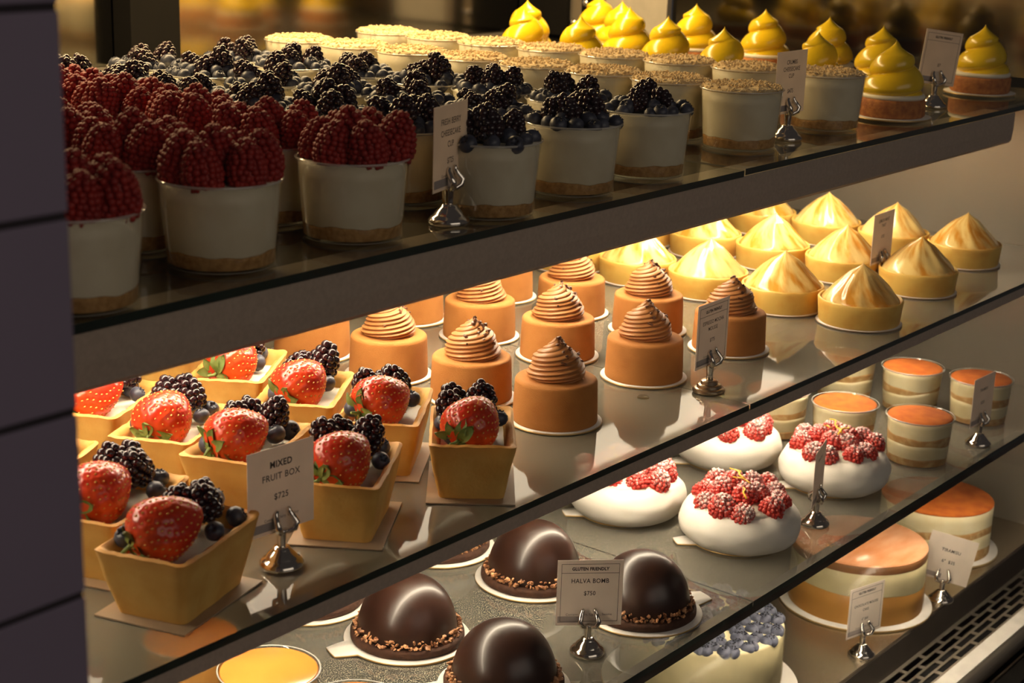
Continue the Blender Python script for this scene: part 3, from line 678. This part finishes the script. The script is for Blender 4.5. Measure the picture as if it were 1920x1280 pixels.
PV = [(1.382, .776, 'front left raspberry pavlova, leaning nearest the shelf joint'), (1.366, .906, 'left raspberry pavlova half cut off by the shelf above'), (1.594, .780, 'front right raspberry pavlova beside the side-turned price card'), (1.580, .910, 'rear right raspberry pavlova under the middle shelf lip')]
for k, (x, y, lb) in enumerate(PV):
    t = thing('raspberry_pavlova', lb, 'cake', (x, y, S3), 0, 'raspberry pavlovas', 1.0)
    ob('cake_board', PBRD, t, (-.004, .003, 0), (0, 0, 2.45)); ob('meringue_nest', PB[k % 2], t, (0, 0, .0019), (0, 0, k)); ob('cream_top', PC, t, (0, 0, .0400), (0, 0, k))
    for j in range(10):
        a = 2 * PI * (j + .3 * k) / 10 + rnd.uniform(-.14, .14); r = rnd.uniform(.0385, .0435)
        ob('raspberry', rnd.choice(SRASP), t, (r * math.cos(a), r * math.sin(a), .0385), (rnd.uniform(-.7, .7), rnd.uniform(-.7, .7), rnd.uniform(0, 6)), rnd.uniform(.86, 1.0))
    for j in range(5):
        a = 2 * PI * j / 5 + k; r = .0195
        ob('raspberry', rnd.choice(SRASP), t, (r * math.cos(a), r * math.sin(a), .0455), (rnd.uniform(-.6, .6), rnd.uniform(-.6, .6), rnd.uniform(0, 6)), rnd.uniform(.84, .98))
    for j in range(4):
        a = rnd.uniform(0, 6); r = rnd.uniform(.008, .03)
        ob('zest_strip', ZE[j % 3], t, (r * math.cos(a), r * math.sin(a), .0675 if r < .022 else .062), (rnd.uniform(-.3, .3), rnd.uniform(-.3, .3), rnd.uniform(0, 6)))

# ------------------------------------------------------------ tiramisu cups
def tir_parts(seed):
    q = random.Random(seed); f = lambda A: (lambda p1, p2: (lambda a: A * (math.sin(a + p1) * .55 + .45 * math.sin(2 * a + p2) + .2 * math.sin(5 * a + p2))))(q.uniform(0, 6), q.uniform(0, 6))
    w1, w2, w3 = f(.0018), f(.0030), f(.0034)
    T = fill
    return [('sponge_layer', T(.0018, .0100, 'sponge_layer', 'sponge', f1=w1)), ('cream_layer', T(.0101, .0270, 'cream_layer', 'tir_cream', f0=w1, f1=w2)),
            ('sponge_layer', T(.0271, .0350, 'sponge_layer', 'sponge', f0=w2, f1=w3)), ('cream_layer', T(.0351, .0530, 'cream_layer', 'tir_cream', f0=w3)),
            ('cocoa_top', mesh('cocoa_top', rev([(.0372, 0), (.0376, .0008), (.036, .0022), (.0002, .0026)], 56, None, True, False), ['cocoa']))]
TP = [tir_parts(2), tir_parts(9), tir_parts(5)]
TI = [(1.734, .744, 'tiramisu cup nearest the front, right of the raspberry pavlovas'), (1.930, .752, 'tiramisu cup behind the small tiramisu price card at the right end'), (1.716, .832, 'tiramisu cup left of and behind the frontmost one'), (1.914, .838, 'tiramisu cup behind the frontmost one, at the end wall'), (1.705, .918, 'tiramisu cup third back in the left column, behind the pavlovas'), (1.900, .925, 'tiramisu cup third back in the right column, half under the shelf lip'), (1.69, 1.003, 'tiramisu cup fourth back in the left column, low under the shelf')]
for k, (x, y, lb) in enumerate(TI):
    t = thing('tiramisu_cup', lb, 'dessert cup', (x, y, S3 + .0005), k * 1.3, 'tiramisu cups')
    ob('cup_shell', CUP, t)
    for nm, me in TP[k % 3]: ob(nm, me, t, (0, 0, .0533) if nm == 'cocoa_top' else (0, 0, 0))

# ------------------------------------------------------------ chocolate domes
DOME = mesh('chocolate_dome', rev([(.0440 * math.cos(PI / 2 * i / 26) ** .92 if i < 26 else .0002, .0490 * math.sin(PI / 2 * i / 26)) for i in range(27)], 96, lambda r, z, a, i: (r * (1 + .006 * N3(1.5 * math.cos(a), 1.5 * math.sin(a), z * 30)), z), True, False), ['chocolate'])
BISC = mesh('biscuit_base', rev([(.0002, 0), (.0485, 0), (.0505, .002), (.0505, .006), (.0480, .0080), (.0002, .0080)], 80, lambda r, z, a, i: (r * (1 + .015 * N3(3 * math.cos(a), 3 * math.sin(a), z * 100)), z), False, False), ['biscuit'])
def ring(seed):
    rnd = random.Random(seed); S = []
    for k in range(210):
        a = 2 * PI * k / 210 + rnd.uniform(-.03, .03); z = rnd.choice((0, 0, .002, .0045)) + rnd.uniform(0, .002); r = .0468 - z * .25 + rnd.uniform(-.0012, .0012)
        S.append(xf(chip(rnd, rnd.uniform(.0017, .0032)), Matrix.Translation((r * math.cos(a), r * math.sin(a), z + .001))))
    return mesh('nib_ring', join(*S), ['nib_light'], False)
NR = [ring(1), ring(2)]
DBRD = round_board(.0560, tab=True)
HB = [(.986, .878, 'glossy chocolate dome left of the halva card, in the left column'), (.972, .757, 'glossy chocolate dome at the bottom edge, nearest the viewer'), (1.170, .753, 'glossy chocolate dome directly right of the halva card'), (1.160, .872, 'glossy chocolate dome behind and left of the halva card'), (1.158, .990, 'chocolate dome under the shelf edge, third back in the right column'), (.983, .996, 'chocolate dome under the shelf edge, third back in the left column')]
for k, (x, y, lb) in enumerate(HB):
    t = thing('chocolate_dome_cake', lb, 'cake', (x, y, S3), 0, 'chocolate halva domes')
    ob('cake_board', DBRD, t, (0, 0, 0), (0, 0, (2.75, 2.45, 5.9, 5.6, 2.2, 2.2)[k])); ob('biscuit_base', BISC, t, (0, 0, .0019), (0, 0, k)); ob('chocolate_dome', DOME, t, (0, 0, .0095), (0, 0, k))
    ob('nib_ring', NR[k % 2], t, (0, 0, .0098), (0, 0, k * 2))['kind'] = 'stuff'

# ------------------------------------------------------------ orange glazed cups
OG = mesh('orange_glaze', rev([(.0374, 0), (.0379, .0008), (.0370, .0014), (.0002, .0016)], 56, None, True, False), ['orange_glaze'])
OM = fill(.0018, .053, 'orange_mousse', 'caramel_mousse')
for k, (x, y, lb) in enumerate(((.790, .846, 'cup with a shiny orange glazed top at the bottom edge, in full round'), (.792, .757, 'orange glazed cup cut by the bottom edge, showing only its rim'), (.788, .935, 'orange glazed cup left of the full round one, under the shelf edge'))):
    t = thing('orange_glazed_cup', lb, 'dessert cup', (x, y, S3 + .0005), k, 'orange glazed cups')
    ob('cup_shell', CUP, t); ob('orange_mousse', OM, t); ob('orange_glaze', OG, t, (0, 0, .0535))

# ------------------------------------------------------------ large cakes on the deck
def layer(r, z0, z1, name, m, f0=None, f1=None, bev=0.0):
    P = [(.0002, z0), (r, z0), (r, z0 + .0003), (r, (z0 + z1) / 2), (r, z1 - bev), (r - bev, z1), (.0002, z1)]
    def fn(rr, z, a, i):
        t = (z - z0) / (z1 - z0); return rr, z + (1 - t) * (f0(a) if f0 else 0) + t * (f1(a) if f1 else 0)
    return mesh(name, rev(P, 96, fn, False, False), [m])
def layered(x, y, r, label, layers, brd, rz=0, collar=None):
    t = thing('layer_cake', label, 'cake', (x, y, S4), rz, 'large cakes on the bottom deck')
    ob('cake_board', round_board(brd, h_=.003), t)
    for nm, z0, z1, m, f0, f1 in layers: ob(nm, layer(r, z0, z1, nm, m, f0, f1, .0008), t, (0, 0, .0031))
    if collar: ob('clear_collar', mesh('clear_collar', rev([(r + .0012, .0005), (r + .0012, collar), (r + .0008, collar), (r + .0008, .0005)], 96, None, False, False), ['acetate']), t, (0, 0, .0031))
    return t
wv = lambda a: .0016 * math.sin(2 * a + 1) + .0009 * math.sin(5 * a)
layered(1.730, .803, .0815, 'round cake with tan base, cream middle and glossy caramel top', [('mousse_base', 0, .036, 'caramel_mousse', None, wv), ('vanilla_layer', .0361, .066, 'vanilla_mousse', wv, None), ('caramel_band', .0661, .0755, 'caramel_side', None, None), ('caramel_glaze', .0756, .0766, 'caramel_top', None, None)], .093, 0, .079)
wv2 = lambda a: .0022 * math.sin(2 * a + 2) + .0014 * math.sin(6 * a)
layered(1.962, .806, .073, 'round tiramisu cake with orange-brown cocoa top at the right end', [('sponge_layer', 0, .012, 'sponge', None, wv2), ('cream_layer', .0121, .030, 'tir_cream', wv2, wv2), ('sponge_layer', .0301, .040, 'sponge', wv2, wv2), ('cream_layer', .0401, .0655, 'tir_cream', wv2, None), ('cocoa_top', .0656, .0670, 'cocoa', None, None)], .084, 1.2)
t = thing('blueberry_cheesecake', 'tall pale round cheesecake topped with blueberries at the bottom edge', 'cake', (1.424, .836, S4))
ob('cake_board', round_board(.108, h_=.003), t)
CR = .0885
ob('cheesecake_body', mesh('cheesecake_body', rev([(.0002, 0), (CR, 0), (CR, .068), (CR - .002, .0705), (.0002, .0705)], 96, None, False, False), ['vanilla_mousse']), t, (0, 0, .0031))
ob('clear_collar', mesh('clear_collar', rev([(CR + .0012, .001), (CR + .0012, .072), (CR + .0008, .072), (CR + .0008, .001)], 96, None, False, False), ['acetate']), t, (0, 0, .0031))
pos = []
ringr = .0815
while ringr > .003:
    m = max(1, int(2 * PI * ringr / .0138))
    for j in range(m): a = 2 * PI * (j + .5 * (len(pos) % 2)) / m; pos.append((ringr * math.cos(a), ringr * math.sin(a)))
    ringr -= .0123
pos.sort(key=lambda p: -p[0] * .55 + p[1] * .83)          # those facing the front right come first
for x, y in pos[:95]: ob('blueberry', BLUEF, t, (x, y, .0668 + rnd.uniform(-.0004, .0006)), (rnd.uniform(-.3, .3), rnd.uniform(-.3, .3), rnd.uniform(0, 6)), rnd.uniform(1.02, 1.12))
S = []
bm_v = [tuple(v.co) for v in BLUE.vertices]; bm_f = [tuple(p.vertices) for p in BLUE.polygons]; bm_i = [p.material_index for p in BLUE.polygons]
for x, y in pos[95:]: S.append(xf((bm_v, bm_f, bm_i), Matrix.Translation((x, y, .0672)) @ Matrix.Rotation(rnd.uniform(-.6, .6), 4, 'X') @ Matrix.Scale(1.04, 4)))
ob('blueberries', mesh('blueberries', join(*S), ['frosted_blueberry', 'blueberry_crown']), t)['kind'] = 'stuff'

# ------------------------------------------------------------ price cards in metal holders
HBASE = mesh('holder_base', rev([(.0002, 0), (.0148, 0), (.0155, .0012), (.0153, .0030), (.0135, .0052), (.0118, .0062), (.0112, .0072), (.0095, .0094), (.0070, .0118), (.0062, .0128), (.0055, .0142), (.0042, .0148), (.0002, .0148)], 48, None, False, False), ['chrome'], True, 40)
HBASE2 = mesh('holder_base', rev([(.0002, 0), (.0148, 0), (.0156, .0016), (.0152, .0034), (.0138, .0044), (.0118, .0046), (.0114, .0068), (.0104, .0076), (.0082, .0078), (.0078, .0108), (.0066, .0116), (.0002, .0116)], 48, None, False, False), ['brass'], True, 40)
STEM = mesh('stem', rev([(.0034, .010), (.0031, .016), (.0036, .024), (.0042, .0262), (.0036, .0272), (.0002, .0274)], 24, None, True, False), ['chrome'])
def finger(sgn, yo):
    pts = [(0, 0, .0262), (sgn * .0035, yo * 1.3, .0258), (sgn * .0066, yo * 2.4, .0280), (sgn * .0080, yo * 2.6, .0320), (sgn * .0070, yo * 1.4, .0360), (sgn * .0058, yo * .55, .0395), (sgn * .0050, yo * .8, .0420)]
    s = tube(pts, [.0016, .0020, .0024, .0025, .0022, .0019, .0012], 10)
    return mesh('clip_finger', s, ['chrome'])
FG = [finger(-1, -.0026), finger(1, -.0026), finger(0.001, .003)]
def text_me(s, size, xs=1.0, bold=0.0, m='ink'):
    cu = D.curves.new('t', 'FONT'); cu.body = s; cu.size = size; cu.align_x = 'CENTER'; cu.align_y = 'CENTER'; cu.offset = bold + .00007; cu.resolution_u = 3; cu.space_character = 1.08
    o = D.objects.new('t', cu); C.objects.link(o); bpy.context.view_layer.update()
    me = D.meshes.new_from_object(o); C.objects.unlink(o); D.objects.remove(o)
    M = Matrix.Rotation(PI / 2, 4, 'X') @ Matrix.Diagonal((xs, 1, 1, 1)); me.transform(M); me.materials.clear(); me.materials.append(MT[m]); me.name = 'lettering'
    return me
CW, CHH = .0575, .0610
CARDM = mesh('card', box(-CW / 2, -.00025, 0, CW / 2, .00025, CHH), ['card'], False)
def frame_me(divider):
    w_, a = .00035, .0035; x0, x1, zA, zB = -CW / 2 + a, CW / 2 - a, a, CHH - a; s = []
    for b in ((x0, zA, x1, zA + w_), (x0, zB - w_, x1, zB), (x0, zA, x0 + w_, zB), (x1 - w_, zA, x1, zB)): s.append(box(b[0], -.00035, b[1], b[2], -.00026, b[3]))
    if divider: s.append(box(x0, -.00035, CHH * .80, x1, -.00026, CHH * .80 + w_))
    return mesh('border_line', join(*s), ['ink'], False)
FRM = frame_me(True)
PATCH = mesh('grey_strip', box(-CW / 2 + .0015, -.00033, .0025, -.004, -.00026, .0085), ['patch'], False)
def sign(x, y, z, deg, label, lines, framed=False, base=0, tilt=0.0, foot='Contains: Dairy, Egg, Soy', sz=.0062, xs=.86):
    t = thing('price_sign', label, 'price sign', (x, y, z), math.radians(deg), 'price cards in metal holders')
    ob('holder_base', HBASE2 if base else HBASE, t)
    ob('stem', STEM, t)
    for f in FG[:2]: ob('clip_finger', f, t)
    ob('clip_finger', FG[2], t)
    c = ob('card', CARDM, t, (0, 0.0, .0262), (0, tilt, 0))
    if framed: ob('border_line', FRM, c)
    ob('grey_strip', PATCH, c)
    for (s, zf, k, bold) in lines: ob('lettering', text_me(s, sz * k, xs, .00012 if bold else 0), c, (0, -.0003, CHH * zf))
    if foot: ob('lettering', text_me(foot, .0030, .9, 0, 'faint_ink'), c, (0, -.0003, CHH * .165))
sign(.893, .760, S1, 16, 'price card reading FRESH BERRY CHEESECAKE CUP in a dark metal holder', [('FRESH BERRY', .80, 1, 0), ('CHEESECAKE', .665, 1, 0), ('CUP', .53, 1, 0), ('$725', .335, .95, 0)])
sign(1.437, .786, S1 + .0012, -1, 'price card reading CRUMBS CHEESECAKE CUP behind the right crumb cup', [('CRUMBS', .82, .95, 0), ('CHEESECAKE', .71, .95, 0), ('CUP', .60, .95, 0), ('$475', .36, .95, 0)], foot='Contains: Soy')
sign(1.790, .792, S1 + .0012, -22, 'framed shaded price card between the two rightmost yellow swirl cakes', [('GLUTEN FRIENDLY', .87, .55, 1), ('LEMON', .70, .9, 0), ('SWIRL', .56, .9, 0), ('$7', .36, .8, 0)][:1] + [('$7', .36, .8, 0)], True, tilt=.13, foot=None)
sign(.721, .758, S2, -4, 'price card reading MIXED FRUIT BOX between two fruit boxes', [('MIXED', .80, 1.05, 1), ('FRUIT BOX', .655, 1.05, 0), ('$725', .42, 1.0, 0)], xs=.95)
sign(1.266, .754, S2, 2, 'framed price card reading ESPRESSO MOCHA MOUSSE on a stepped bronze holder', [('GLUTEN FRIENDLY', .865, .60, 1), ('ESPRESSO MOCHA', .69, .82, 0), ('MOUSSE', .585, .82, 0), ('$775', .40, .8, 0)], True, 1)
sign(1.778, .8335, S2, 2, 'price card reading LEMON MINT TART among the meringue tarts', [('LEMON MINT', .84, .9, 0), ('TART', .74, .85, 0), ('$725', .52, .8, 0)])
sign(1.069, .742, S3, -46, 'framed price card reading HALVA BOMB among the chocolate domes', [('GLUTEN FRIENDLY', .865, .66, 1), ('HALVA BOMB', .68, .95, 0), ('$750', .49, .9, 0)], True, foot='Contains: Dairy, Egg, Soy, Sesame')
sign(1.471, .736, S3, 17, 'price card seen nearly edge-on in front of the right raspberry pavlova', [('PAVLOVA', .78, .9, 0)])
sign(1.839, .712, S3, -2, 'small price card in front of the rightmost tiramisu cup', [('TIRAMISU', .72, .9, 0), ('$725', .45, .85, 0)])
sign(1.600, .728, S4, -15, 'framed price card in front of the caramel topped layer cake', [('GLUTEN FRIENDLY', .87, .58, 1), ('CHOCOLATE MOUSSE', .62, .7, 0), ('CAKE', .51, .7, 0), ('6" $60', .32, .7, 0)], True)
sign(1.803, .7225, S4, -70, 'price card reading TIRAMISU in front of the tiramisu cake', [('TIRAMISU', .66, .95, 0), ('6"  $35', .42, .95, 0)], tilt=.16, foot=None)

# clear bumpers on the middle shelf
BUMP = mesh('bumper', rev([(.0002, .002), (.004, .002), (.0052, .001), (.0056, 0)], 28, None, False, True), ['bumper_clear'])
for x, y, lb in ((1.207, .788, 'clear round rubber bumper right of the frontmost mousse cake'), (1.335, .795, 'clear round rubber bumper behind the bronze sign holder')):
    tagm(ob('rubber_bumper', BUMP, None, (x, y, S2)), lb, 'bumper', 'clear bumpers on the middle shelf')
